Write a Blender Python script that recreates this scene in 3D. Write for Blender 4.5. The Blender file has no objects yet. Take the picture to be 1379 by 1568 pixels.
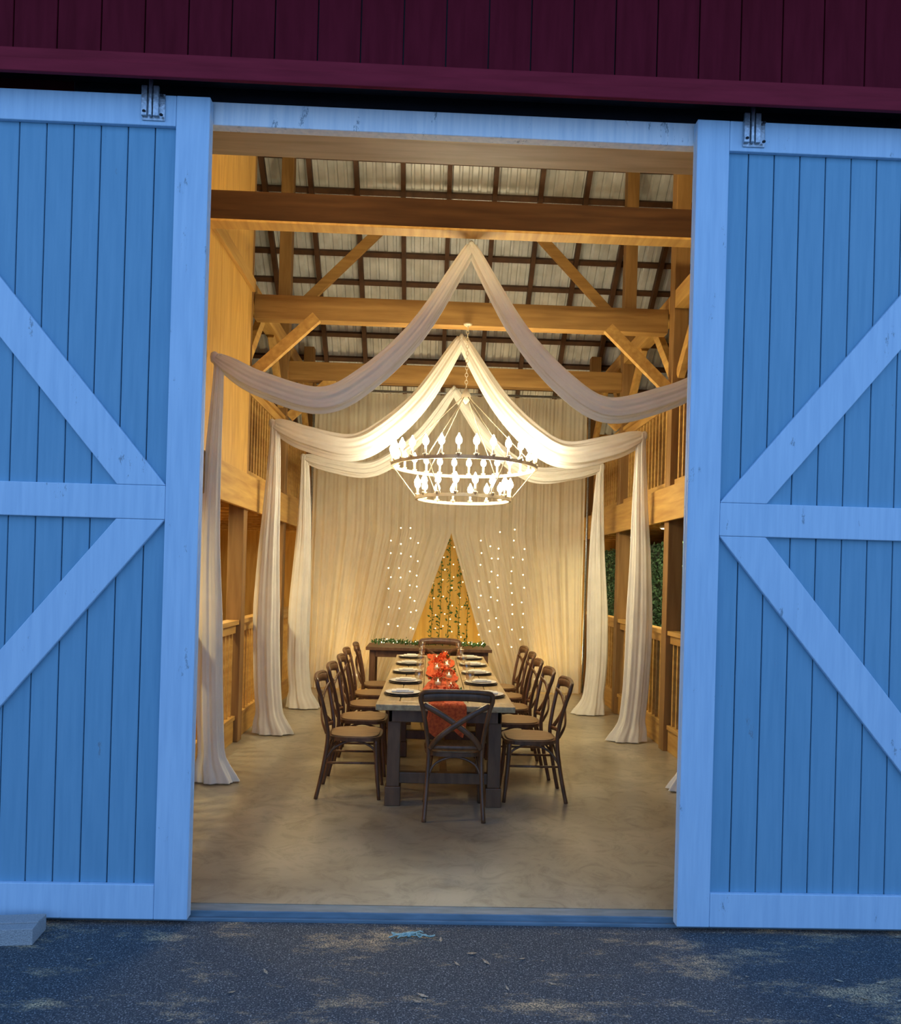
import bpy, math, random
from mathutils import Vector, Matrix
random.seed(7)
S = bpy.context.scene
COL = S.collection

# ------------------------------------------------------------------ materials
def new_mat(name):
    m = bpy.data.materials.new(name); m.use_nodes = True
    nt = m.node_tree; nt.nodes.clear()
    return m, nt, nt.nodes, nt.links

def ramp(N, stops):
    r = N.new('ShaderNodeValToRGB'); e = r.color_ramp.elements
    while len(e) > 1: e.remove(e[-1])
    e[0].position = stops[0][0]; e[0].color = (*stops[0][1], 1)
    for p, c in stops[1:]:
        k = e.new(p); k.color = (*c, 1)
    return r

def surf(name, c1, c2, rough=0.6, scale=(4,4,4), detail=6, bump=0.1, nscale=3, metallic=0, spec=0.4, lo=0.3, hi=0.7, dist=0.02, distort=0.3):
    m, nt, N, L = new_mat(name)
    out = N.new('ShaderNodeOutputMaterial'); b = N.new('ShaderNodeBsdfPrincipled')
    tc = N.new('ShaderNodeTexCoord'); mp = N.new('ShaderNodeMapping'); mp.inputs['Scale'].default_value = scale
    nz = N.new('ShaderNodeTexNoise'); nz.inputs['Scale'].default_value = nscale; nz.inputs['Detail'].default_value = detail
    nz.inputs['Distortion'].default_value = distort
    r = ramp(N, [(lo, c1), (hi, c2)])
    bp = N.new('ShaderNodeBump'); bp.inputs['Strength'].default_value = bump; bp.inputs['Distance'].default_value = dist
    L.new(tc.outputs['Object'], mp.inputs['Vector']); L.new(mp.outputs[0], nz.inputs['Vector'])
    L.new(nz.outputs['Fac'], r.inputs[0]); L.new(r.outputs[0], b.inputs['Base Color'])
    L.new(nz.outputs['Fac'], bp.inputs['Height']); L.new(bp.outputs[0], b.inputs['Normal'])
    b.inputs['Roughness'].default_value = rough; b.inputs['Metallic'].default_value = metallic
    b.inputs['Specular IOR Level'].default_value = spec
    L.new(b.outputs[0], out.inputs[0])
    return m

def emis(name, col, st):
    m, nt, N, L = new_mat(name)
    out = N.new('ShaderNodeOutputMaterial'); e = N.new('ShaderNodeEmission')
    e.inputs[0].default_value = (*col, 1); e.inputs[1].default_value = st
    L.new(e.outputs[0], out.inputs[0]); return m

def cloth(name, col, transp, transl=0.45, weave=True):
    m, nt, N, L = new_mat(name)
    out = N.new('ShaderNodeOutputMaterial')
    d = N.new('ShaderNodeBsdfDiffuse'); t = N.new('ShaderNodeBsdfTranslucent'); tr = N.new('ShaderNodeBsdfTransparent')
    tc = N.new('ShaderNodeTexCoord'); nz = N.new('ShaderNodeTexNoise'); nz.inputs['Scale'].default_value = 5
    r = ramp(N, [(0.3, tuple(c*0.92 for c in col)), (0.7, col)])
    L.new(tc.outputs['Object'], nz.inputs['Vector']); L.new(nz.outputs['Fac'], r.inputs[0])
    L.new(r.outputs[0], d.inputs[0]); L.new(r.outputs[0], t.inputs[0])
    a = N.new('ShaderNodeMixShader'); a.inputs[0].default_value = transl
    L.new(d.outputs[0], a.inputs[1]); L.new(t.outputs[0], a.inputs[2])
    if transp > 0:
        b = N.new('ShaderNodeMixShader'); b.inputs[0].default_value = transp
        L.new(a.outputs[0], b.inputs[1]); L.new(tr.outputs[0], b.inputs[2]); L.new(b.outputs[0], out.inputs[0])
    else:
        L.new(a.outputs[0], out.inputs[0])
    return m

def asphalt():
    m, nt, N, L = new_mat('asphalt')
    out = N.new('ShaderNodeOutputMaterial'); b = N.new('ShaderNodeBsdfPrincipled'); b.inputs['Roughness'].default_value = 0.85
    tc = N.new('ShaderNodeTexCoord')
    fine = N.new('ShaderNodeTexNoise'); fine.inputs['Scale'].default_value = 150; fine.inputs['Detail'].default_value = 3
    r1 = ramp(N, [(0.35, (0.028,0.038,0.048)), (0.58, (0.085,0.10,0.11)), (0.72, (0.42,0.44,0.44))])
    big = N.new('ShaderNodeTexNoise'); big.inputs['Scale'].default_value = 1.9; big.inputs['Detail'].default_value = 10; big.inputs['Roughness'].default_value = 0.78
    mp = N.new('ShaderNodeMapping'); mp.inputs['Scale'].default_value = (1.0, 2.4, 1); mp.inputs['Location'].default_value = (7.9, 1.3, 0)
    r2 = ramp(N, [(0.53, (0,0,0)), (0.65, (0.85,0.85,0.85))])
    sand = N.new('ShaderNodeTexNoise'); sand.inputs['Scale'].default_value = 130
    r3 = ramp(N, [(0.4, (0.11,0.09,0.06)), (0.62, (0.95,0.70,0.38))])
    mix = N.new('ShaderNodeMixRGB')
    L.new(tc.outputs['Object'], fine.inputs['Vector']); L.new(tc.outputs['Object'], mp.inputs['Vector']); L.new(mp.outputs[0], big.inputs['Vector'])
    L.new(tc.outputs['Object'], sand.inputs['Vector'])
    L.new(fine.outputs['Fac'], r1.inputs[0]); L.new(big.outputs['Fac'], r2.inputs[0]); L.new(sand.outputs['Fac'], r3.inputs[0])
    L.new(r2.outputs[0], mix.inputs[0]); L.new(r1.outputs[0], mix.inputs[1]); L.new(r3.outputs[0], mix.inputs[2])
    L.new(mix.outputs[0], b.inputs['Base Color'])
    bp = N.new('ShaderNodeBump'); bp.inputs['Strength'].default_value = 0.7; bp.inputs['Distance'].default_value = 0.01
    L.new(fine.outputs['Fac'], bp.inputs['Height']); L.new(bp.outputs[0], b.inputs['Normal'])
    L.new(b.outputs[0], out.inputs[0]); return m

def concrete():
    # power-trowelled slab: broad tonal patches, finer sweep marks
    m, nt, N, L = new_mat('concrete_floor')
    out = N.new('ShaderNodeOutputMaterial'); b = N.new('ShaderNodeBsdfPrincipled'); b.inputs['Roughness'].default_value = 0.32
    tc = N.new('ShaderNodeTexCoord')
    n1 = N.new('ShaderNodeTexNoise'); n1.inputs['Scale'].default_value = 1.1; n1.inputs['Detail'].default_value = 8; n1.inputs['Distortion'].default_value = 0.8
    n2 = N.new('ShaderNodeTexNoise'); n2.inputs['Scale'].default_value = 4.5; n2.inputs['Detail'].default_value = 14; n2.inputs['Roughness'].default_value = 0.72; n2.inputs['Distortion'].default_value = 1.6
    r1 = ramp(N, [(0.32, (0.275,0.235,0.165)), (0.66, (0.43,0.38,0.275))])
    r2 = ramp(N, [(0.36, (0.62,0.61,0.58)), (0.52, (0.95,0.95,0.95)), (0.68, (1.0,1.0,1.0))])
    mx = N.new('ShaderNodeMixRGB'); mx.blend_type = 'MULTIPLY'; mx.inputs[0].default_value = 0.85
    for n in (n1, n2): L.new(tc.outputs['Object'], n.inputs['Vector'])
    L.new(n1.outputs['Fac'], r1.inputs[0]); L.new(n2.outputs['Fac'], r2.inputs[0])
    L.new(r1.outputs[0], mx.inputs[1]); L.new(r2.outputs[0], mx.inputs[2]); L.new(mx.outputs[0], b.inputs['Base Color'])
    L.new(b.outputs[0], out.inputs[0]); return m

def paint(name, c, dark, wear=0.655):
    m, nt, N, L = new_mat(name)
    out = N.new('ShaderNodeOutputMaterial'); b = N.new('ShaderNodeBsdfPrincipled'); b.inputs['Roughness'].default_value = 0.6
    b.inputs['Specular IOR Level'].default_value = 0.25
    tc = N.new('ShaderNodeTexCoord'); mp = N.new('ShaderNodeMapping'); mp.inputs['Scale'].default_value = (22, 22, 1.5)
    nz = N.new('ShaderNodeTexNoise'); nz.inputs['Scale'].default_value = 2; nz.inputs['Detail'].default_value = 5
    r = ramp(N, [(0.3, dark), (0.65, c)])
    n2 = N.new('ShaderNodeTexNoise'); n2.inputs['Scale'].default_value = 1.0; n2.inputs['Detail'].default_value = 9; n2.inputs['Roughness'].default_value = 0.8
    mp2 = N.new('ShaderNodeMapping'); mp2.inputs['Scale'].default_value = (9, 9, 3)
    r2 = ramp(N, [(wear, (0,0,0)), (wear+0.025, (0.75,0.75,0.75))])
    mix = N.new('ShaderNodeMixRGB'); mix.inputs[2].default_value = (0.18, 0.24, 0.29, 1)
    L.new(tc.outputs['Object'], mp.inputs['Vector']); L.new(mp.outputs[0], nz.inputs['Vector'])
    L.new(tc.outputs['Object'], mp2.inputs['Vector']); L.new(mp2.outputs[0], n2.inputs['Vector'])
    L.new(nz.outputs['Fac'], r.inputs[0]); L.new(n2.outputs['Fac'], r2.inputs[0]); L.new(r2.outputs[0], mix.inputs[0])
    L.new(r.outputs[0], mix.inputs[1]); L.new(mix.outputs[0], b.inputs['Base Color'])
    bp = N.new('ShaderNodeBump'); bp.inputs['Strength'].default_value = 0.15; bp.inputs['Distance'].default_value = 0.01
    L.new(nz.outputs['Fac'], bp.inputs['Height']); L.new(bp.outputs[0], b.inputs['Normal'])
    L.new(b.outputs[0], out.inputs[0]); return m

M = {}
M['trimblue'] = paint('door_trim_paint', (0.51,0.68,0.83), (0.43,0.60,0.76), 0.615)
M['headerpaint'] = paint('header_paint', (0.97,0.98,0.99), (0.78,0.84,0.90), 0.60)
M['panelblue'] = paint('door_panel_paint', (0.20,0.395,0.53), (0.17,0.355,0.49), 0.66)
M['groove'] = surf('groove_shadow_paint', (0.02,0.05,0.09), (0.03,0.07,0.12))
M['burg'] = surf('burgundy_paint', (0.10,0.005,0.012), (0.135,0.008,0.018), rough=0.75, spec=0.08, scale=(8,8,1), bump=0.05)
M['burgtrim'] = surf('burgundy_trim_paint', (0.19,0.014,0.025), (0.26,0.02,0.036), rough=0.7, spec=0.1, scale=(1,8,8), bump=0.05)
M['black'] = surf('black_steel', (0.006,0.006,0.008), (0.012,0.012,0.016), rough=0.5)
M['galv'] = surf('galvanised_steel', (0.35,0.40,0.44), (0.6,0.65,0.7), rough=0.35, metallic=0.85, nscale=14)
M['asphalt'] = asphalt()
M['concrete'] = concrete()
M['sill'] = surf('sill_metal', (0.12,0.18,0.22), (0.2,0.27,0.32), rough=0.5, scale=(2,10,10))
M['ply'] = surf('pine_plywood', (0.50,0.265,0.055), (0.68,0.40,0.10), rough=0.5, scale=(5,5,0.6), nscale=2, bump=0.04, distort=1.5)
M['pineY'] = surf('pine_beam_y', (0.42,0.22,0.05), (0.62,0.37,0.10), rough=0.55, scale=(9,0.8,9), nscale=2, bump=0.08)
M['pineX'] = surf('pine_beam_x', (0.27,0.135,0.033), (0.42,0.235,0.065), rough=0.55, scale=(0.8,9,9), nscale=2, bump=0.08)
M['shadeX'] = surf('shaded_beam_x', (0.035,0.014,0.005), (0.07,0.03,0.011), rough=0.7, spec=0.15, scale=(0.8,9,9), nscale=2, bump=0.08)  # shade of the near beam's unlit front, put into the wood colour
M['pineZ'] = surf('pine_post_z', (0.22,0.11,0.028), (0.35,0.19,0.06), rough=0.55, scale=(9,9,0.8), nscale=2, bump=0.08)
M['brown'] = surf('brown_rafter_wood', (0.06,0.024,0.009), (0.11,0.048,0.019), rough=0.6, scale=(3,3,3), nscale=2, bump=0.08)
M['roof'] = surf('roof_metal', (0.54,0.56,0.56), (0.76,0.78,0.80), rough=0.35, metallic=0.15, nscale=1.2, bump=0.0)
M['sheer'] = cloth('sheer_curtain', (0.98,0.93,0.74), 0.12, 0.30)
M['swag'] = cloth('ivory_drape', (0.98,0.94,0.83), 0.0, 0.25)
M['tabletop'] = surf('table_planks', (0.36,0.24,0.11), (0.62,0.45,0.22), rough=0.32, scale=(14,1,14), nscale=2, bump=0.08)
M['tabledark'] = surf('table_dark_wood', (0.11,0.052,0.023), (0.20,0.10,0.045), rough=0.4, scale=(6,6,1.5), nscale=3, bump=0.08)
M['chair'] = surf('chair_walnut', (0.09,0.040,0.017), (0.19,0.085,0.038), rough=0.32, scale=(8,8,2), nscale=3, bump=0.04)
M['seat'] = surf('chair_seat_wood', (0.24,0.135,0.055), (0.38,0.23,0.10), rough=0.4, scale=(16,3,3), nscale=3, bump=0.05)
M['runner'] = surf('rust_gauze', (0.46,0.045,0.010), (0.78,0.14,0.025), rough=0.85, nscale=12, bump=0.3)
M['petal'] = surf('rust_petal', (0.60,0.03,0.01), (0.95,0.22,0.04), rough=0.8, nscale=18)
M['white'] = surf('white_china', (0.82,0.80,0.74), (0.90,0.88,0.82), rough=0.2, nscale=5, bump=0.0)
M['napkin'] = surf('linen_napkin', (0.78,0.74,0.64), (0.88,0.84,0.74), rough=0.9, nscale=30, bump=0.1)
M['charger'] = surf('dark_charger', (0.05,0.035,0.025), (0.08,0.06,0.04), rough=0.4)
M['leaf'] = surf('leaf_green', (0.035,0.11,0.025), (0.12,0.26,0.06), rough=0.5, nscale=20)
M['hedge'] = surf('hedge_green', (0.03,0.08,0.04), (0.09,0.19,0.085), rough=0.6, nscale=12)
M['hedgeback'] = surf('hedge_backing', (0.006,0.015,0.006), (0.012,0.03,0.01), rough=0.9)
M['bulb'] = emis('candle_bulb_glow', (1.0,0.93,0.74), 60)
M['fairy'] = emis('fairy_bulb_glow', (1.0,0.84,0.50), 9)
M['flame'] = emis('tealight_flame', (1.0,0.6,0.25), 8)
M['fillglow'] = emis('fill_disc_glow', (1.0,0.80,0.50), 4)  # glowing disc of the added fill lamps
M['ivory'] = surf('candle_sleeve', (0.84,0.76,0.58), (0.92,0.85,0.68), rough=0.5)
M['iron'] = surf('glow_tinted_iron', (0.50,0.42,0.29), (0.66,0.57,0.41), rough=0.4, metallic=0.15)  # iron lightened so the rings seem lit by their bulbs
M['cinder'] = surf('concrete_block_face', (0.36,0.35,0.35), (0.55,0.53,0.50), rough=0.95, nscale=40, bump=0.6)
M['rope'] = surf('frayed_rope_fibre', (0.25,0.42,0.36), (0.55,0.66,0.58), rough=0.9, nscale=30)
M['dryleaf'] = surf('dry_leaf', (0.30,0.20,0.10), (0.6,0.52,0.38), rough=0.9, nscale=30)
M['gold']=cloth('gold_backdrop_cloth',(0.80,0.55,0.16),0.0,0.2)
M['headwood'] = surf('header_wood', (0.50,0.33,0.17), (0.72,0.52,0.30), rough=0.55, scale=(0.8,9,9), nscale=2, bump=0.08)
gm, nt, N, L = new_mat('clear_glass')
o = N.new('ShaderNodeOutputMaterial'); g = N.new('ShaderNodeBsdfGlossy'); g.inputs['Roughness'].default_value = 0.08
t = N.new('ShaderNodeBsdfTransparent'); t.inputs[0].default_value=(0.97,0.96,0.93,1); mx=N.new('ShaderNodeMixShader'); mx.inputs[0].default_value=0.14
L.new(t.outputs[0],mx.inputs[1]); L.new(g.outputs[0],mx.inputs[2]); L.new(mx.outputs[0], o.inputs[0]); M['glass'] = gm

# ------------------------------------------------------------------ mesh builder
def catmull(pts, n=6):
    P = [Vector(p) for p in pts]; out = []
    for i in range(len(P)-1):
        p0 = P[max(i-1,0)]; p1 = P[i]; p2 = P[i+1]; p3 = P[min(i+2,len(P)-1)]
        for k in range(n):
            t = k/n
            out.append(0.5*((2*p1)+(-p0+p2)*t+(2*p0-5*p1+4*p2-p3)*t*t+(-p0+3*p1-3*p2+p3)*t**3))
    out.append(P[-1]); return out

class MB:
    def __init__(s): s.v=[]; s.f=[]; s.m=[]; s.sm=[]
    def add(s, vs, fs, m=0, smooth=False):
        o=len(s.v); s.v += [tuple(v) for v in vs]
        for f in fs: s.f.append(tuple(i+o for i in f)); s.m.append(m); s.sm.append(smooth)
    def box(s,x0,x1,y0,y1,z0,z1,m=0):
        s.add([(x0,y0,z0),(x1,y0,z0),(x1,y1,z0),(x0,y1,z0),(x0,y0,z1),(x1,y0,z1),(x1,y1,z1),(x0,y1,z1)],
              [(0,3,2,1),(4,5,6,7),(0,1,5,4),(1,2,6,5),(2,3,7,6),(3,0,4,7)],m)
    def beam(s,p0,p1,w,h,m=0,up=(0,0,1)):
        p0=Vector(p0);p1=Vector(p1);t=(p1-p0).normalized();a=t.cross(Vector(up)).normalized();b=a.cross(t).normalized()
        vs=[]
        for p in (p0,p1):
            for sa,sb in((-1,-1),(1,-1),(1,1),(-1,1)): vs.append(p+a*w/2*sa+b*h/2*sb)
        s.add(vs,[(0,1,2,3),(7,6,5,4),(0,4,5,1),(1,5,6,2),(2,6,7,3),(3,7,4,0)],m)
    def prism_xz(s,poly,y0,y1,m=0):
        n=len(poly); vs=[(x,y0,z) for x,z in poly]+[(x,y1,z) for x,z in poly]
        fs=[tuple(range(n)),tuple(range(2*n-1,n-1,-1))]+[(i,i+n,(i+1)%n+n,(i+1)%n) for i in range(n)]
        s.add(vs,fs,m)
    def prism_yz(s,poly,x0,x1,m=0):
        n=len(poly); vs=[(x0,y,z) for y,z in poly]+[(x1,y,z) for y,z in poly]
        fs=[tuple(range(n)),tuple(range(2*n-1,n-1,-1))]+[(i,i+n,(i+1)%n+n,(i+1)%n) for i in range(n)]
        s.add(vs,fs,m)
    def prism_xy(s,poly,z0,z1,m=0,smooth=False):
        n=len(poly); vs=[(x,y,z0) for x,y in poly]+[(x,y,z1) for x,y in poly]
        fs=[tuple(range(n-1,-1,-1)),tuple(range(n,2*n))]+[(i,(i+1)%n,(i+1)%n+n,i+n) for i in range(n)]
        s.add(vs,fs,m,smooth)
    def tube(s,pts,r,seg=8,m=0,closed=False,ref=None,flat=1.0):
        P=[Vector(p) for p in pts]; n=len(P)
        R=r if isinstance(r,(list,tuple)) else [r]*n
        vs=[]; prev=None
        for i in range(n):
            if closed: t=(P[(i+1)%n]-P[i-1]).normalized()
            else: t=(P[min(i+1,n-1)]-P[max(i-1,0)]).normalized()
            if ref is not None: a=Vector(ref)
            elif prev is None: a=Vector((0,0,1)) if abs(t.z)<0.9 else Vector((1,0,0))
            else: a=prev
            a=(a-t*a.dot(t)).normalized(); prev=a; b=t.cross(a)
            for k in range(seg):
                th=2*math.pi*k/seg
                vs.append(P[i]+a*R[i]*math.cos(th)*flat+b*R[i]*math.sin(th))
        fs=[]
        for i in range(n if closed else n-1):
            j=(i+1)%n
            for k in range(seg):
                k2=(k+1)%seg; fs.append((i*seg+k,i*seg+k2,j*seg+k2,j*seg+k))
        if not closed:
            fs.append(tuple(range(seg-1,-1,-1))); fs.append(tuple((n-1)*seg+k for k in range(seg)))
        s.add(vs,fs,m,True)
    def lathe(s,prof,c=(0,0,0),seg=16,m=0):
        vs=[]
        for r,z in prof:
            for k in range(seg):
                th=2*math.pi*k/seg; vs.append((c[0]+r*math.cos(th),c[1]+r*math.sin(th),c[2]+z))
        fs=[]
        for i in range(len(prof)-1):
            for k in range(seg):
                k2=(k+1)%seg; fs.append((i*seg+k,i*seg+k2,(i+1)*seg+k2,(i+1)*seg+k))
        fs.append(tuple(range(seg-1,-1,-1))); fs.append(tuple((len(prof)-1)*seg+k for k in range(seg)))
        s.add(vs,fs,m,True)
    def leaf(s,c,size,m=0,wd=0.28):
        d=Vector((random.uniform(-1,1),random.uniform(-1,1),random.uniform(-1,1))).normalized()
        e=d.cross(Vector((random.uniform(-1,1),random.uniform(-1,1),random.uniform(-1,1)))).normalized()
        c=Vector(c); s.add([c,c+d*size*.5+e*size*wd,c+d*size,c+d*size*.5-e*size*wd],[(0,1,2,3)],m)
    def ico(s,c,r,m=0):
        c=Vector(c); vs=[c+Vector(d)*r for d in((1,0,0),(-1,0,0),(0,1,0),(0,-1,0),(0,0,1),(0,0,-1))]
        s.add(vs,[(0,2,4),(2,1,4),(1,3,4),(3,0,4),(2,0,5),(1,2,5),(3,1,5),(0,3,5)],m,True)
    def build(s,name,mats,bevel=0,loc=(0,0,0),rot=0,parent=None,origin=None):
        me=bpy.data.meshes.new(name)
        if origin is not None:
            ox,oy,oz=origin; s.v=[(x-ox,y-oy,z-oz) for x,y,z in s.v]; loc=origin
        me.from_pydata(s.v,[],s.f); me.update()
        for k in mats: me.materials.append(M[k])
        me.polygons.foreach_set('material_index',s.m); me.polygons.foreach_set('use_smooth',s.sm)
        ob=bpy.data.objects.new(name,me); COL.objects.link(ob); ob.location=loc; ob.rotation_euler=(0,0,rot)
        if bevel:
            bv=ob.modifiers.new('bevel','BEVEL'); bv.width=bevel; bv.segments=2; bv.limit_method='ANGLE'; bv.angle_limit=math.radians(50)
        if parent: ob.parent=parent
        return ob

def link_copy(ob,loc,rot=0,name=None):
    c=bpy.data.objects.new(name or ob.name.split('.')[0],ob.data); COL.objects.link(c); c.location=loc; c.rotation_euler=(0,0,rot)
    for md in ob.modifiers:
        nm=c.modifiers.new(md.name,md.type)
        if md.type=='BEVEL': nm.width=md.width; nm.segments=md.segments; nm.limit_method=md.limit_method; nm.angle_limit=md.angle_limit
    return c

# ------------------------------------------------------------------ layout constants (metres)
XL, XR = -1.85, 2.35
XO_L, XO_R = -4.3, 4.9
YF, YB = 3.92, 12.9
RY, RZ = 8.2, 8.6
def roofz(y):
    return RZ-0.95*(y-RY) if y>RY else RZ-0.62*(RY-y)

b=MB(); b.box(-14,14,-8,3.84,-0.25,-0.045); b.build('ground_asphalt',['asphalt'])
b=MB(); b.box(XO_L-0.1,XO_R+0.1,3.95,YB+0.1,-0.2,0.0); b.build('floor',['concrete'])
b=MB(); b.box(XO_L-0.1,XO_R+0.1,3.865,3.95,-0.2,-0.002); b.box(XO_L-0.1,XO_R+0.1,3.845,3.865,-0.2,-0.03); b.build('door_sill',['sill'],bevel=0.004)

# ------------------------------------------------------------------ front wall
b=MB()
b.box(XO_L,XL,YF,YF+0.14,0,4.25); b.box(XR,XO_R,YF,YF+0.14,0,4.25)
b.box(XO_L,XO_R,YF+0.02,YF+0.14,4.25,5.9)
b.build('wall_front',['burg'])
b=MB()
x=XO_L
while x<XO_R:
    x1=min(x+0.199,XO_R); b.box(x,x1,3.70,3.72,4.12,5.22,0); x+=0.205
b.box(XO_L,XO_R,3.72,3.74,4.12,5.22,1)
b.build('wall_front_siding',['burg','black'],bevel=0.003)
b=MB(); b.box(XO_L,XO_R,3.66,3.685,4.01,4.072); b.box(XO_L,XO_R,3.675,3.735,4.072,4.13)
b.build('trim_1',['burgtrim'],bevel=0.004)
b=MB(); b.prism_yz([(2.9,5.25),(3.90,5.45),(3.90,5.55),(2.9,5.35)],XO_L,XO_R); b.build('eave_soffit',['burg'])
b=MB(); b.box(XO_L,XO_R,3.77,3.85,4.085,4.15); b.box(XL+0.01,XR-0.01,3.875,3.914,4.022,4.25)
b.build('sliding_door_track',['black'],bevel=0.004)
b=MB(); b.box(XL+0.01,XR-0.01,3.855,3.914,3.905,4.02,0); b.box(XL,XR,3.915,4.19,3.935,4.25,1)
b.build('door_header_beam',['headerpaint','headwood'],bevel=0.004)

# ------------------------------------------------------------------ sliding doors
def door(name,xe,side):
    w=2.02; z0,z1=-0.015,4.0; st=0.163; b=MB()
    yF,yP=3.785,3.812
    def X(a): return xe+side*a
    def bx(a0,a1,za,zb,y0,y1,m):
        x0,x1=sorted((X(a0),X(a1))); b.box(x0,x1,y0,y1,za,zb,m)
    bx(0.01,w-0.01,z0+0.01,z1-0.01,yP+0.014,3.845,2)
    a=0.012; pitch=0.131
    while a<w-0.012:
        bx(a,min(a+pitch-0.005,w-0.012),z0+0.012,z1-0.012,yP,yP+0.02,1); a+=pitch
    bx(0,st,z0,z1,yF,yP,0); bx(w-st,w,z0,z1,yF,yP,0)
    bx(st+0.001,w-st,z1-0.15,z1,yF+0.001,yP,0); bx(st+0.001,w-st,z0,z0+0.168,yF+0.001,yP,0); bx(st+0.001,w-st,1.93,2.095,yF+0.001,yP,0)
    dw=0.235
    for za,zb in ((2.096,z1-0.151),(1.929,z0+0.169)):
        poly=[(X(st+0.001),za),(X(st+dw),za),(X(w-st),zb),(X(w-st-dw),zb)]
        b.prism_xz(poly,yF+0.002,yP,0)
    bx(0,0.012,z0,z1,yP,3.845,0)
    return b.build(name,['trimblue','panelblue','groove'],bevel=0.004)
door('door_1',-1.14,-1); door('door_2',1.263,1)
def hanger(x):
    h=MB(); y=3.784
    h.box(x-0.055,x+0.055,y-0.006,y,3.87,4.0,0)
    h.box(x-0.055,x-0.028,y-0.022,y-0.006,3.885,4.03,0); h.box(x+0.002,x+0.028,y-0.022,y-0.006,3.885,4.03,0)
    h.tube([(x-0.012,y-0.016,3.885),(x-0.012,y-0.016,4.06)],0.010,8,0)
    for dx,dz in((-0.04,3.90),(0.043,3.885),(0.043,3.98)): h.lathe([(0.009,-0.0),(0.009,0.006),(0.004,0.010)],(x+dx,y-0.022,dz),8,1)
    h.build('door_hanger_bracket',['galv','black'],bevel=0.002)
for x in(-1.41,-2.9,1.545,3.0): hanger(x)

# ------------------------------------------------------------------ outer walls + roof
for nm,xa,xb,mt in(('wall_left',XO_L-0.1,XO_L,'ply'),('wall_right',XO_R,XO_R+0.1,'brown')):
    b=MB(); b.prism_yz([(YF+0.14,0),(YB,0),(YB,roofz(YB)-0.02),(RY,RZ-0.02),(YF+0.14,roofz(YF+0.14)-0.02)],xa,xb); b.build(nm,[mt])
b=MB(); b.box(XO_L-0.1,XO_R+0.1,YB,YB+0.1,0,roofz(YB)); b.build('wall_back',['ply'])
def roof():
    b=MB(); prof=[]; x=XO_L-0.3
    while x<XO_R+0.3:
        prof+= [(x,0),(x+0.07,0),(x+0.085,0.028),(x+0.11,0.028)]; x+=0.125
    for ya,yb_ in((RY,YB+0.5),(3.5,RY)):
        n=len(prof); vs=[]
        for y in(ya,yb_):
            for px,pz in prof: vs.append((px,y,roofz(y)+pz))
        b.add(vs,[(i,i+1,n+i+1,n+i) for i in range(n-1)],0)
    b.build('ceiling',['roof'])
roof()
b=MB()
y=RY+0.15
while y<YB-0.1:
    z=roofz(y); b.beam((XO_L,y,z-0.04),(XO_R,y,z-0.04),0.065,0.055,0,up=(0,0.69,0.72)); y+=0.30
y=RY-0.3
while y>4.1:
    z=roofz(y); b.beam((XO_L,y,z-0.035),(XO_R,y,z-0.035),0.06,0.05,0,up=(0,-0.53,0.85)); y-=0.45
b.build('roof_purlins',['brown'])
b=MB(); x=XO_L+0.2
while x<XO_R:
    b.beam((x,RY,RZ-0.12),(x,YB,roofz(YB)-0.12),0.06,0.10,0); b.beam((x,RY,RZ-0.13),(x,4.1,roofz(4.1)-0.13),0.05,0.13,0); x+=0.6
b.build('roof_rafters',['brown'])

# ------------------------------------------------------------------ timber frame
POSTS=[5.75,7.68,9.72,11.7]
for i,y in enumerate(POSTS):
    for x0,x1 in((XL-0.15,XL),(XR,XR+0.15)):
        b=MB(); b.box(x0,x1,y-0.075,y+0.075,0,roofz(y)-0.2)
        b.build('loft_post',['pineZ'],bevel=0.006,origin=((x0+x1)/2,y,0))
TB=[(6.05,4.40,4.62,'shadeX'),(7.86,4.23,4.47,'pineX'),(9.75,4.09,4.32,'pineX')]
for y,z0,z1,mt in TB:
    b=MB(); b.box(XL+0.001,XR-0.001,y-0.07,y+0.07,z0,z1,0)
    if mt=='shadeX': b.box(XL+0.002,XR-0.002,y-0.071,y+0.071,z0-0.02,z0-0.0005,1)  # lighter strip paints the light on the beam's underside
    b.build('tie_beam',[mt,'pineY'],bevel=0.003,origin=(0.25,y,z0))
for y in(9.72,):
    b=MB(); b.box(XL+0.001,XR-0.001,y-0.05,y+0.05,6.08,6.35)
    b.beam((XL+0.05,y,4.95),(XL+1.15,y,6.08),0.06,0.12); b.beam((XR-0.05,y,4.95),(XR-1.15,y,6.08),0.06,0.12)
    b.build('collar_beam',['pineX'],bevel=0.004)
for sx,x in((-1,XL-0.075),(1,XR+0.075)):
    prevy=4.2
    for k,y in enumerate(POSTS+[YB+0.07]):
        b=MB(); b.box(x-0.07,x+0.07,prevy,y-0.078,4.42,4.60)
        if k<4 and k>0: b.beam((x,y-0.08,3.75),(x,y-0.75,4.42),0.07,0.11)
        if k>1: b.beam((x,prevy+0.002,3.75),(x,prevy+0.67,4.42),0.07,0.11)
        b.build('wall_plate_beam',['pineY'],bevel=0.004,origin=(x,(prevy+y)/2,4.42)); prevy=y+0.078
    b=MB()
    for y in POSTS[1:]: b.beam((x-sx*0.09,y,3.62),(x-sx*0.72,y,4.22),0.07,0.11)
    b.build('knee_brace',['pineY'],bevel=0.004)
b=MB(); b.box(XL+0.021,XL+0.055,4.1,7.6,4.42,4.54); b.build('trim_2',['pineY'],bevel=0.004)
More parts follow.
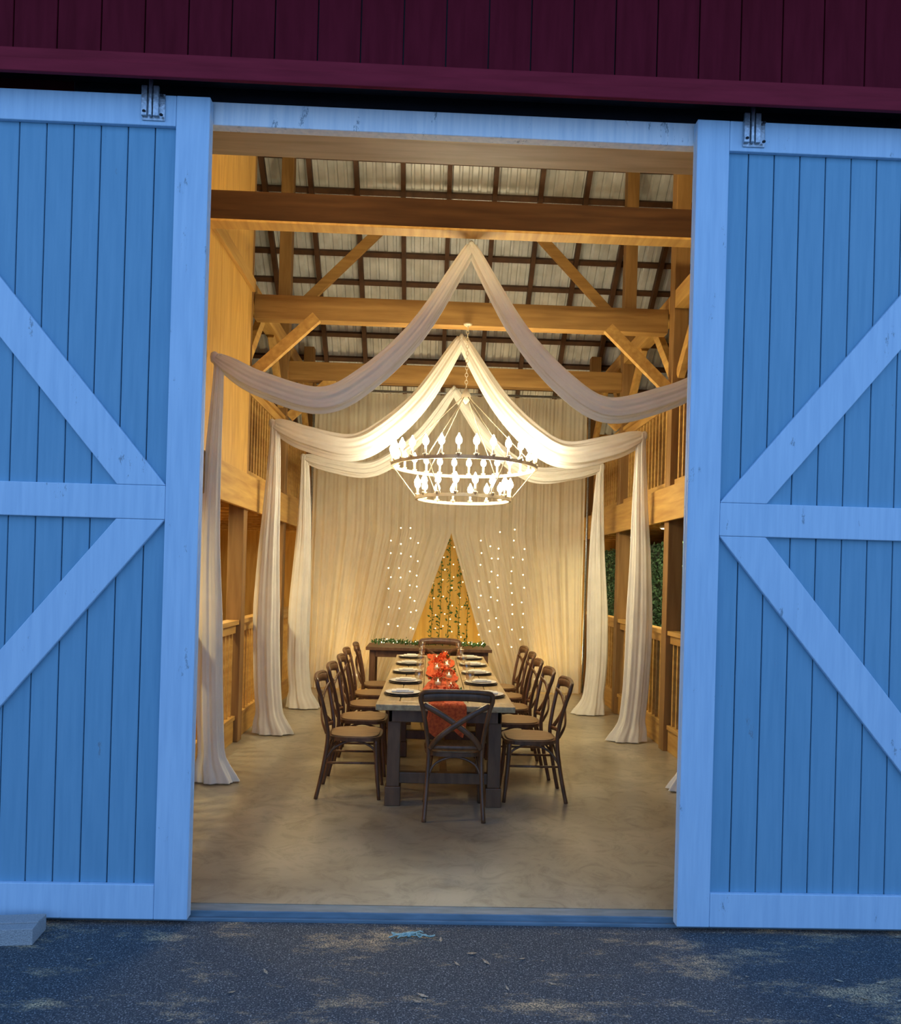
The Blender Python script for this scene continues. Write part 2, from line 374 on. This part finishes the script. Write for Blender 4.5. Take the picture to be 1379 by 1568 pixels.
for sx,x,xo in((-1,XL,XO_L),(1,XR,XO_R)):
    b=MB(); xa,xb=sorted((x,x-sx*0.04)); b.box(xa,xb,4.1,YB,2.29,2.63,0)
    xa,xb=sorted((x+sx*0.16,xo)); b.box(xa,xb,4.1,YB,2.50,2.60,0)
    y=4.4
    while y<YB: b.box(xa,xb,y,y+0.05,2.32,2.50,0); y+=0.5
    b.build('loft_floor',['pineY'],bevel=0.004)
def bal_rail(x,y0,y1,zb,zt,name,base=False,m='pineY'):
    b=MB(); b.box(x-0.06,x+0.06,y0,y1,zt-0.045,zt); b.box(x-0.03,x+0.03,y0,y1,zt-0.13,zt-0.045)
    if base: b.box(x-0.03,x+0.03,y0,y1,0.0,0.22); b.box(x-0.045,x+0.045,y0,y1,0.22,0.26); zb=0.26
    else: b.box(x-0.03,x+0.03,y0,y1,zb,zb+0.08); zb+=0.08
    y=y0+0.08
    while y<y1-0.05:
        b.box(x-0.017,x+0.017,y-0.017,y+0.017,zb,zt-0.13); y+=0.125
    b.build(name,[m],bevel=0.003,origin=(x,(y0+y1)/2,zb))
b=MB()
ys=[4.1,5.32,6.54,7.6]
for ya,yb_ in zip(ys[:-1],ys[1:]):
    b.prism_yz([(ya+0.003,2.635),(yb_-0.003,2.635),(yb_-0.003,roofz(yb_)-0.25),(ya+0.003,roofz(ya)-0.25)],XL+0.001,XL+0.02)
b.build('wall_loft_partition',['ply'],bevel=0.002)
prev=[4.15]+[p for p in POSTS]
for i in range(4):
    y0=prev[i]+(0.08 if i else 0); y1=prev[i+1]-0.08
    bal_rail(XR+0.075,y0,y1,2.63,3.62,'loft_railing')
    bal_rail(XR+0.075,y0,y1,0,1.2,'stall_railing',True)
    bal_rail(XL-0.075,y0,y1,0,1.2,'stall_railing',True)
    if i>=2: bal_rail(XL-0.075,y0,y1,2.63,3.62,'loft_railing')
b=MB()
for ya in(4.1,5.35,6.6,7.85,9.1,10.35): b.box(-3.32,-3.30,ya+0.003,ya+1.247,0,2.32)
b.build('wall_stall_back',['ply'])
b=MB()
b.box(2.80,2.84,7.2,12.85,0.0,2.15,1)
for k in range(15000):
    b.leaf((2.79+random.uniform(-0.05,0.0),random.uniform(7.2,12.8),random.uniform(0.02,2.15)),random.uniform(0.03,0.06),0)
b.build('hedge_wall',['hedge','hedgeback'])

# ------------------------------------------------------------------ swags
def fabric(b,path,hn,hb,naxis,baxis=(0,1,0),k=9,amp=0.2,seg=80,m=0,ph=0.0):
    P=[Vector(p) for p in path]; n=len(P); vs=[]
    B=Vector(baxis)
    for i in range(n):
        t=(P[min(i+1,n-1)]-P[max(i-1,0)]).normalized()
        a=Vector(naxis) if naxis else t.cross(B).normalized()
        for j in range(seg):
            th=2*math.pi*j/seg
            q=1+amp*math.sin(k*th+ph+0.5*math.sin(i*0.25))+amp*0.5*math.sin((2*k+3)*th+ph*2)
            vs.append(P[i]+a*hn[i]*math.cos(th)*q+B*hb[i]*math.sin(th)*q)
    fs=[]
    for i in range(n-1):
        for j in range(seg):
            j2=(j+1)%seg; fs.append((i*seg+j,i*seg+j2,(i+1)*seg+j2,(i+1)*seg+j))
    fs.append(tuple(range(seg-1,-1,-1))); fs.append(tuple((n-1)*seg+j for j in range(seg)))
    b.add(vs,fs,m,True)

def swag(yy,apexz,cornz,lowd,xl,xr,xc,hmax,seed,dk):
    random.seed(seed); b=MB()
    base=[(0,0),(0.2,-0.69),(0.4,-1.12),(0.575,-1.30),(0.81,-1.235),(0.94,-1.08),(1,-1.0)]
    for xe in(xl,xr):
        half=xe-xc; dzc=apexz-cornz; low=lowd
        pts=[]
        for t,d in base:
            if t<=0.575: z=apexz+d/1.30*low
            else:
                k=(t-0.575)/0.425; z=apexz-low+(low-dzc)*k**1.7
            pts.append((xc+half*t,yy-0.06*math.sin(math.pi*t),z))
        path=catmull(pts,8); n=len(path)
        hn=[];hb=[]
        for i in range(n):
            t=i/(n-1); w=math.sin(math.pi*min(1,t*0.97+0.03))**0.7
            hn.append(0.028+hmax*w); hb.append(0.02+0.055*w)
        fabric(b,path,hn,hb,None,k=6,amp=0.12,ph=seed)
        zs=[cornz+0.02,cornz-0.08,cornz-0.3,cornz-0.8,1.9,1.2,0.6,0.2,0.06,0.012]
        s=1 if xe<xc else -1
        path=[(xe+s*(0.02+0.02*math.sin(z*2+seed))+ (0.0 if z>0.3 else s*(0.3-z)*0.25),yy+0.02*math.sin(z*1.7),z) for z in zs]
        path=catmull(path,5); hn=[];hb=[]
        for p in path:
            f=1-max(0,min(1,p.z/cornz))
            h=dk*(0.045+0.085*min(1,f*1.7))+(0.08*max(0,1-p.z/0.22) if p.z<0.22 else 0)
            hn.append(h); hb.append(h*0.62)
        fabric(b,path,hn,hb,(1,0,0),k=7,amp=0.12,ph=seed*2)
        b.lathe([(0.012,-0.05),(0.03,-0.035),(0.036,0),(0.03,0.03),(0.012,0.045)],(xe,yy,cornz+0.0),14,0)
    b.lathe([(0.02,-0.06),(0.035,-0.02),(0.03,0.03),(0.012,0.06)],(xc,yy,apexz-0.01),14,0)
    b.build('draped_fabric_swag',['swag'],origin=(xc,yy,0))
swag(6.18,4.34,3.38,1.29,-1.77,2.24,0.25,0.066,1,0.72)
swag(8.03,4.17,3.22,1.19,-1.69,2.20,0.25,0.098,2,0.95)
swag(9.56,4.00,3.10,1.04,-1.62,2.10,0.22,0.062,3,0.92)

# ------------------------------------------------------------------ back curtains
def curtain(name,xo,side,seed):
    b=MB(); nx,nz=300,60; ztop=4.33; xc=0.28; vs=[]
    for j in range(nz+1):
        z=ztop-(ztop-0.01)*j/nz
        if z>2.3: xi=xc
        else: xi=xc+(-0.34 if side<0 else 0.30)*(2.3-z)
        low=max(0,(1.0-z))
        for i in range(nx+1):
            s=i/nx; x=xo+(xi-xo)*s
            amp=0.014+0.028*(1-z/ztop)
            ph=s*2*math.pi*15+1.4*math.sin(s*9+seed)+0.35*math.sin(z*1.1+s*5)
            y=11.3+amp*math.sin(ph)*(0.6+0.4*math.sin(s*31+seed))+0.006*math.sin(ph*2.3+seed)+ -0.10*low*low*(0.6+0.4*math.sin(s*23))
            if side>0: x+= 0.05*low*s
            vs.append((x,y,z))
    fs=[(j*(nx+1)+i,j*(nx+1)+i+1,(j+1)*(nx+1)+i+1,(j+1)*(nx+1)+i) for j in range(nz) for i in range(nx)]
    b.add(vs,fs,0,True); b.build(name,['sheer'])
curtain('sheer_curtain',-1.76,-1,1.0); curtain('sheer_curtain',2.24,1,2.2)
b=MB(); b.tube([(-1.8,11.3,4.36),(2.3,11.3,4.36)],0.018,10); b.tube([(-1.79,11.38,0),(-1.79,11.38,4.4)],0.018,10); b.tube([(2.29,11.38,0),(2.29,11.38,4.4)],0.018,10)
b.build('curtain_rod_frame',['galv'])
b=MB(); vs=[]; nx=120
for z in(0.01,2.9):
    for i in range(nx+1):
        x=-0.9+2.5*i/nx; vs.append((x,11.72+0.03*math.sin(i*0.9),z))
b.add(vs,[(i,i+1,nx+2+i,nx+1+i) for i in range(nx)],0,True)
b.build('backdrop_cloth',['gold'])
random.seed(3)
b=MB()
for x in(-0.60,-0.46,-0.30,-0.22,0.06,0.20,0.33,0.47,0.72,0.86,0.98,1.18,1.34):
    inside = 0.0<x<0.55
    y=11.62 if inside else 11.22
    zt=(2.15 if inside else 2.3)+random.uniform(-0.2,0.1)
    pts=[(x+0.012*math.sin(z*3+x*9),y,z) for z in [zt-0.2*i for i in range(int((zt-0.6)/0.2)+1)]]
    b.tube(pts,0.0012,4,1)
    z=zt
    while z>0.62:
        b.ico((x+random.uniform(-0.025,0.025),y-0.01,z),0.0095 if inside else 0.0115,0); z-=random.uniform(0.13,0.27)
b.build('fairy_lights',['fairy','iron'])
b=MB()
for x in(0.02,0.14,0.27,0.42,0.55):
    b.tube([(x,11.53,2.25),(x+0.02,11.53,1.5),(x,11.53,0.7)],0.004,5,0)
    z=2.2
    while z>0.6:
        for k in range(3): b.leaf((x+random.uniform(-.02,.02),11.52,z),random.uniform(0.035,0.07),0)
        z-=0.06
b.build('hanging_vines',['leaf'])

# ------------------------------------------------------------------ chandelier
CX,CY=0.30,7.72
emp=bpy.data.objects.new('chandelier',None); COL.objects.link(emp); emp.location=(CX,CY,2.8)
b=MB()
def ring(R,z):
    n=72; vs=[]
    for r,zz in((R-0.012,z-0.016),(R+0.012,z-0.016),(R+0.012,z+0.016),(R-0.012,z+0.016)):
        for i in range(n): th=2*math.pi*i/n; vs.append((r*math.cos(th),r*math.sin(th),zz))
    fs=[]
    for q in range(4):
        for i in range(n): fs.append((q*n+i,q*n+(i+1)%n,((q+1)%4)*n+(i+1)%n,((q+1)%4)*n+i))
    b.add(vs,fs,0)
bulbs=[]
for R,z,n in((0.72,-0.02,28),(0.47,-0.34,16)):
    ring(R,z)
    for i in range(n):
        th=2*math.pi*(i+0.5)/n; x,y=R*math.cos(th),R*math.sin(th)
        b.lathe([(0.008,-0.03),(0.02,0.0),(0.028,0.012),(0.012,0.018)],(x,y,z+0.02),10,0)
        b.lathe([(0.011,0),(0.011,0.075)],(x,y,z+0.035),10,1)
        b.lathe([(0.010,0),(0.025,0.014),(0.031,0.036),(0.026,0.06),(0.013,0.082),(0.003,0.105)],(x,y,z+0.11),12,2)
        if i%4==0: bulbs.append((x,y,z+0.150,n))
for i in range(6):
    th=2*math.pi*i/6
    b.tube([(0.72*math.cos(th),0.72*math.sin(th),0.0),(0.02*math.cos(th),0.02*math.sin(th),0.70)],0.005,6,0)
    b.tube([(0.72*math.cos(th),0.72*math.sin(th),-0.02),(0.47*math.cos(th),0.47*math.sin(th),-0.34)],0.005,6,0)
b.lathe([(0.01,0.62),(0.04,0.66),(0.05,0.70),(0.03,0.74),(0.01,0.78)],(0,0,0),12,0)
z=0.78; k=0
while z<1.42:
    a=[(0.014*math.cos(t),0,z+0.022+0.022*math.sin(t)) if k%2 else (0,0.014*math.cos(t),z+0.022+0.022*math.sin(t)) for t in [i*math.pi/4 for i in range(8)]]
    b.tube(a,0.0035,5,0,closed=True); z+=0.036; k+=1
b.lathe([(0.01,-0.03),(0.04,-0.012),(0.045,0.0)],(0,0.02,1.43),14,0)
fr=b.build('chandelier_frame',['iron','ivory','bulb']); fr.parent=emp
WARM=(1.0,0.82,0.44)
for i,(x,y,z,n) in enumerate(bulbs):
    l=bpy.data.lights.new('bulb_light','POINT'); l.energy=88.0; l.color=WARM; l.shadow_soft_size=0.034
    lo=bpy.data.objects.new('bulb_light',l); COL.objects.link(lo); lo.location=(x,y,z); lo.parent=emp

def fill_lamp(name,loc,energy,up=False,size=0.2,tilt=0.0):  # added fill lamp with an invented housing
    e=bpy.data.objects.new(name,None); COL.objects.link(e); e.location=loc; e.rotation_euler=(tilt,0,0)
    q=MB(); s=1 if up else -1
    q.lathe([(0.05,0),(0.11,s*0.005),(0.12,s*0.02),(0.115,s*0.035)],(0,0,0),24,0); q.lathe([(0.108,s*0.036),(0.10,s*0.042)],(0,0,0),24,1)
    o=q.build('fill_housing',['iron','fillglow']); o.parent=e
    l=bpy.data.lights.new('fill_light','AREA'); l.shape='DISK'; l.size=size; l.energy=energy; l.color=WARM
    lo=bpy.data.objects.new('fill_light',l); COL.objects.link(lo); lo.parent=e; lo.location=(0,0,s*0.05)
    lo.rotation_euler=(math.pi if up else 0,0,0)
for y in(5.2,7.0,8.8):
    fill_lamp('loft_fill',(-2.65,y,2.31),22)  # added under the left loft to brighten the plywood
for y in(8.4,10.4): fill_lamp('loft_fill',(2.62,y,2.31),16)  # added under the right loft as fill
for x in(-0.9,1.4): fill_lamp('roof_fill',(x,4.19,4.30),75,True,tilt=math.radians(-18))  # added on top of the header, out of view, to brighten the roof
for x in(-1.2,-0.45,1.05,1.8): fill_lamp('curtain_fill',(x,12.45,0.004),22,True)  # added behind the curtains so the sheer cloth glows low down

# ------------------------------------------------------------------ dining table
TX0,TX1,TY0,TY1=-0.37,0.63,5.5,8.9
b=MB(); n=6; w=(TX1-TX0)/n
for i in range(n): b.box(TX0+i*w+0.002,TX0+(i+1)*w-0.002,TY0+0.16,TY1-0.16,0.72,0.762,0)
b.box(TX0,TX1,TY0,TY0+0.157,0.72,0.762,0); b.box(TX0,TX1,TY1-0.157,TY1,0.72,0.762,0)
b.box(TX0+0.09,TX1-0.09,TY0+0.1,TY0+0.135,0.62,0.72,1); b.box(TX0+0.09,TX1-0.09,TY1-0.135,TY1-0.1,0.62,0.72,1)
b.box(TX0+0.09,TX0+0.12,TY0+0.1,TY1-0.1,0.62,0.72,1); b.box(TX1-0.12,TX1-0.09,TY0+0.1,TY1-0.1,0.62,0.72,1)
for ly in(TY0+0.19,0.5*(TY0+TY1),TY1-0.19):
    for lx in(TX0+0.13,TX1-0.13):
        b.box(lx-0.048,lx+0.048,ly-0.048,ly+0.048,0.14,0.72,1); b.box(lx-0.058,lx+0.058,ly-0.058,ly+0.058,0,0.14,1)
    b.box(TX0+0.13,TX1-0.13,ly-0.03,ly+0.03,0.16,0.24,1)
b.box(0.10,0.16,TY0+0.22,TY1-0.22,0.17,0.23,1)
b.build('dining_table',['tabletop','tabledark'],bevel=0.005,origin=(0.13,7.2,0))
random.seed(5); b=MB(); nx,ny=18,170; vs=[]; HG=0.20
for j in range(ny+1):
    s=j*(3.60/ny)
    for i in range(nx+1):
        u=i/nx-0.5
        wob=0.02*math.sin(s*5)+0.01*math.sin(s*13)
        x=0.12+u*(0.25+0.03*math.sin(s*7+1))+wob
        cr=0.010*abs(math.sin(u*21+3*math.sin(s*4)))+random.uniform(0,0.007)
        if s<HG: y=TY0-0.012-cr*0.8; z=0.768-(HG-s)+0.03*math.sin(u*9)*(HG-s)/HG
        else: y=TY0-0.012+(s-HG); z=0.768+cr
        vs.append((x,y,z))
b.add(vs,[(j*(nx+1)+i,j*(nx+1)+i+1,(j+1)*(nx+1)+i+1,(j+1)*(nx+1)+i) for j in range(ny) for i in range(nx)],0,True)
b.build('table_runner',['runner'])
b=MB(); random.seed(31)
for (fx,fy,nn,rr) in((0.05,5.66,110,0.06),(0.18,5.80,120,0.065),(0.08,6.5,100,0.06),(0.17,7.02,100,0.06),(0.10,7.75,100,0.06),(0.16,8.28,80,0.055)):
    for k in range(nn):
        a=random.uniform(0,6.28); r=rr*math.sqrt(random.random()); b.leaf((fx+r*math.cos(a),fy+r*math.sin(a),0.812+random.random()*0.075*(1-(r/rr)**2)),random.uniform(0.02,0.035),0,0.42)
    for k in range(18):
        a=random.uniform(0,6.28); b.leaf((fx+rr*1.1*math.cos(a),fy+rr*1.1*math.sin(a),0.82),random.uniform(0.02,0.04),1)
b.build('floral_centerpiece',['petal','leaf'])
CH_Y=[5.98,6.64,7.30,7.96,8.60]
pl=None
for y in CH_Y:
    for x in(-0.195,0.455):
        if pl is None:
            b=MB()
            b.lathe([(0.09,0),(0.143,0.006),(0.147,0.012),(0.10,0.008)],(0,0,0),32,1)
            b.lathe([(0.07,0.008),(0.130,0.02),(0.136,0.024),(0.085,0.016)],(0,0,0),32,0)
            b.box(-0.085,0.085,-0.05,0.05,0.024,0.034,2)
            b.box(-0.05,0.05,-0.045,0.045,0.034,0.040,2)
            pl=b.build('dinner_plate',['white','charger','napkin'],bevel=0.002,loc=(x,y,0.763))
        else: link_copy(pl,(x,y,0.763))
vt=None
for i,y in enumerate([6.1,6.3,6.75,7.3,7.55,8.05,8.55]):
    x=0.13+(-0.05 if i%2 else 0.05)
    if vt is None:
        b=MB(); b.lathe([(0.028,0),(0.034,0.005),(0.037,0.075),(0.034,0.075),(0.031,0.01),(0.005,0.008)],(0,0,0),20,0)
        b.lathe([(0.022,0.012),(0.022,0.035),(0.02,0.037)],(0,0,0),16,1); b.lathe([(0.002,0.037),(0.006,0.045),(0.001,0.062)],(0,0,0),8,2)
        vt=b.build('votive_candle',['glass','ivory','flame'],loc=(x,y,0.785))
    else: link_copy(vt,(x,y,0.785))
gl=None
for y in CH_Y:
    for x,dy in((-0.075,0.20),(0.335,0.20)):
        if gl is None:
            b=MB(); b.lathe([(0.032,0),(0.03,0.003),(0.004,0.008),(0.004,0.075),(0.02,0.085),(0.036,0.115),(0.034,0.165),(0.032,0.165),(0.034,0.115),(0.015,0.09)],(0,0,0),20,0)
            gl=b.build('wine_glass',['glass'],loc=(x,y+dy,0.763))
        else: link_copy(gl,(x,y+dy,0.763))

# ------------------------------------------------------------------ chair
def chair_mesh():
    b=MB()
    half=[(-0.205,-0.27,0.0),(-0.192,-0.225,0.22),(-0.185,-0.195,0.45),(-0.20,-0.21,0.60),(-0.228,-0.245,0.76),(-0.248,-0.268,0.84),(-0.236,-0.280,0.885),(-0.17,-0.297,0.90),(0,-0.312,0.905)]
    full=half+[(-x,y,z) for x,y,z in reversed(half[:-1])]
    b.tube(catmull(full,6),0.0155,10,0)
    rail=[(-0.232,-0.272,0.855),(-0.12,-0.295,0.868),(0,-0.302,0.872),(0.12,-0.295,0.868),(0.232,-0.272,0.855)]
    b.tube(catmull(rail,6),0.011,10,0,ref=(0,0,1),flat=3.0)
    b.tube(catmull([(-0.185,-0.20,0.50),(0,-0.235,0.505),(0.185,-0.20,0.50)],6),0.010,8,0,ref=(0,0,1),flat=1.6)
    for s,o in((1,0.0),(-1,-0.012)):
        p=[(-0.225*s,-0.245,0.80),(-0.15*s,-0.262+o,0.765),(-0.05*s,-0.268+o,0.705),(0.05*s,-0.262+o,0.635),(0.13*s,-0.245+o,0.565),(0.178*s,-0.208,0.49)]
        b.tube(catmull(p,6),0.009,8,0,ref=(0.4*s,0,1),flat=2.2)
    out=[]
    for i in range(40):
        th=2*math.pi*i/40; c,s=math.cos(th),math.sin(th)
        x=0.215*math.copysign(abs(c)**0.55,c); y=0.205*math.copysign(abs(s)**0.6,s)
        x*=1.0+0.12*(y/0.2)*0.5; out.append((x,y))
    b.prism_xy(out,0.435,0.462,0)
    b.prism_xy([(x*0.9,y*0.9) for x,y in out],0.462,0.470,1)
    for s in(-1,1):
        b.tube(catmull([(0.175*s,0.165,0.44),(0.185*s,0.175,0.25),(0.205*s,0.20,0)],5),[0.019]*4+[0.017]*4+[0.014]*3,10,0)
        b.tube(catmull([(0.19*s,0.18,0.28),(0.165*s,0.14,0.38),(0.15*s,0.0,0.428),(0.165*s,-0.14,0.38),(0.188*s,-0.215,0.28)],5),0.009,8,0)
        b.tube([(0.19*s,0.183,0.27),(0.19*s,-0.22,0.27)],0.009,8,0)
    b.tube(catmull([(-0.19,0.18,0.28),(-0.14,0.165,0.38),(0,0.15,0.43),(0.14,0.165,0.38),(0.19,0.18,0.28)],5),0.009,8,0)
    b.tube(catmull([(-0.188,-0.215,0.28),(-0.14,-0.19,0.38),(0,-0.18,0.43),(0.14,-0.19,0.38),(0.188,-0.215,0.28)],5),0.009,8,0)
    return b
ch=chair_mesh().build('dining_chair',['chair','seat'],loc=(0.20,5.55,0),rot=0)
random.seed(11)
for y in CH_Y:
    link_copy(ch,(-0.545+random.uniform(-.02,.02),y,0),-math.pi/2+random.uniform(-.06,.06))
    link_copy(ch,(0.775+random.uniform(-.02,.02),y,0),math.pi/2+random.uniform(-.06,.06))
link_copy(ch,(0.13,9.17,0),math.pi)

# ------------------------------------------------------------------ buffet table + garland
b=MB(); bx0,bx1,by0,by1=-0.80,0.80,9.75,10.35
b.box(bx0,bx1,by0,by1,0.72,0.76,0); b.box(bx0+0.06,bx1-0.06,by0+0.06,by0+0.09,0.63,0.72,0); b.box(bx0+0.06,bx1-0.06,by1-0.09,by1-0.06,0.63,0.72,0)
for x in(bx0+0.08,bx1-0.08):
    for y in(by0+0.08,by1-0.08): b.box(x-0.035,x+0.035,y-0.035,y+0.035,0,0.72,0)
    b.box(x-0.02,x+0.02,by0+0.08,by1-0.08,0.15,0.2,0)
b.build('buffet_table',['tabledark'],bevel=0.004)
b=MB(); random.seed(9)
for k in range(900):
    x=random.uniform(-0.72,0.72); b.leaf((x,9.86+random.gauss(0,0.03),0.81+abs(random.gauss(0,0.015))+0.01*math.sin(x*9)),random.uniform(0.025,0.045),0)
for k in range(26): b.ico((random.uniform(-0.7,0.7),9.83+random.uniform(-.03,.03),0.82+random.uniform(0,.03)),0.014,1)
for k in range(24): b.ico((random.uniform(-0.7,0.7),9.82,0.81+random.uniform(0,.03)),0.006,2)
b.build('greenery_garland',['leaf','white','fairy'])

# ------------------------------------------------------------------ small outside things
b=MB(); b.box(-0.15,0.15,-0.08,0.08,0,0.075); b.box(-0.15,0.15,-0.02,0.02,0.075,0.08)
b.build('concrete_block',['cinder'],bevel=0.008,loc=(-1.93,3.64,-0.045),rot=0.10)
b=MB(); random.seed(21)
for k in range(12):
    a=[(-0.02+random.uniform(-.02,.02),0,0.012)]
    ang=random.choice([0,math.pi])+random.uniform(-.8,.8); l=random.uniform(0.06,0.12)
    for q in range(1,6): a.append((math.cos(ang)*l*q/5+random.uniform(-.006,.006),math.sin(ang)*l*q/5*0.6+random.uniform(-.006,.006),0.006+0.016*random.random()))
    b.tube(a,0.0035,5,0)
b.lathe([(0.008,0),(0.016,0.008),(0.008,0.022)],(-0.01,0,0),8,0)
b.build('frayed_rope_knot',['rope'],loc=(-0.05,3.71,-0.045))
b=MB()
for k in range(60):
    x=random.uniform(-1.7,2.6); y=random.uniform(2.7,3.8); a=random.uniform(0,6.28); l=random.uniform(0.008,0.028)
    p=Vector((x,y,-0.040)); d=Vector((math.cos(a),math.sin(a),0.1))*l; e=Vector((-math.sin(a),math.cos(a),0.05))*l*0.4
    b.add([p-d,p+e,p+d+Vector((0,0,.004)),p-e],[(0,1,2,3)],0)
b.build('fallen_leaves',['dryleaf'])

# ------------------------------------------------------------------ world
W=bpy.data.worlds.new('dusk_sky'); S.world=W; W.use_nodes=True; nt=W.node_tree; nt.nodes.clear()
o=nt.nodes.new('ShaderNodeOutputWorld'); bg=nt.nodes.new('ShaderNodeBackground')
tc=nt.nodes.new('ShaderNodeTexCoord'); sp=nt.nodes.new('ShaderNodeSeparateXYZ'); r=ramp(nt.nodes,[(0.0,(0.44,0.80,1.42)),(0.5,(0.34,0.64,1.26)),(1.0,(0.20,0.43,0.98))])
nt.links.new(tc.outputs['Generated'],sp.inputs[0]); nt.links.new(sp.outputs['Z'],r.inputs[0]); nt.links.new(r.outputs[0],bg.inputs[0]); bg.inputs[1].default_value=1.06
nt.links.new(bg.outputs[0],o.inputs[0])

S.view_settings.view_transform='Standard'

# ------------------------------------------------------------------ camera
cam=bpy.data.cameras.new('camera'); co=bpy.data.objects.new('camera',cam); COL.objects.link(co)
yaw=math.radians(1.7); pit=math.radians(0.2); rol=math.radians(1.57)
F=Vector((math.sin(yaw)*math.cos(pit),math.cos(yaw)*math.cos(pit),math.sin(pit)))
R=F.cross(Vector((0,0,1))).normalized(); U=R.cross(F)
up=U*math.cos(rol)-R*math.sin(rol); rt=R*math.cos(rol)+U*math.sin(rol)
m=Matrix((rt,up,-F)).transposed().to_4x4(); m.translation=Vector((0,0,1.7)); co.matrix_world=m
cam.sensor_width=36; cam.lens=27.05; cam.shift_y=0.0587; cam.shift_x=-0.0035; cam.clip_start=0.05
S.camera=co
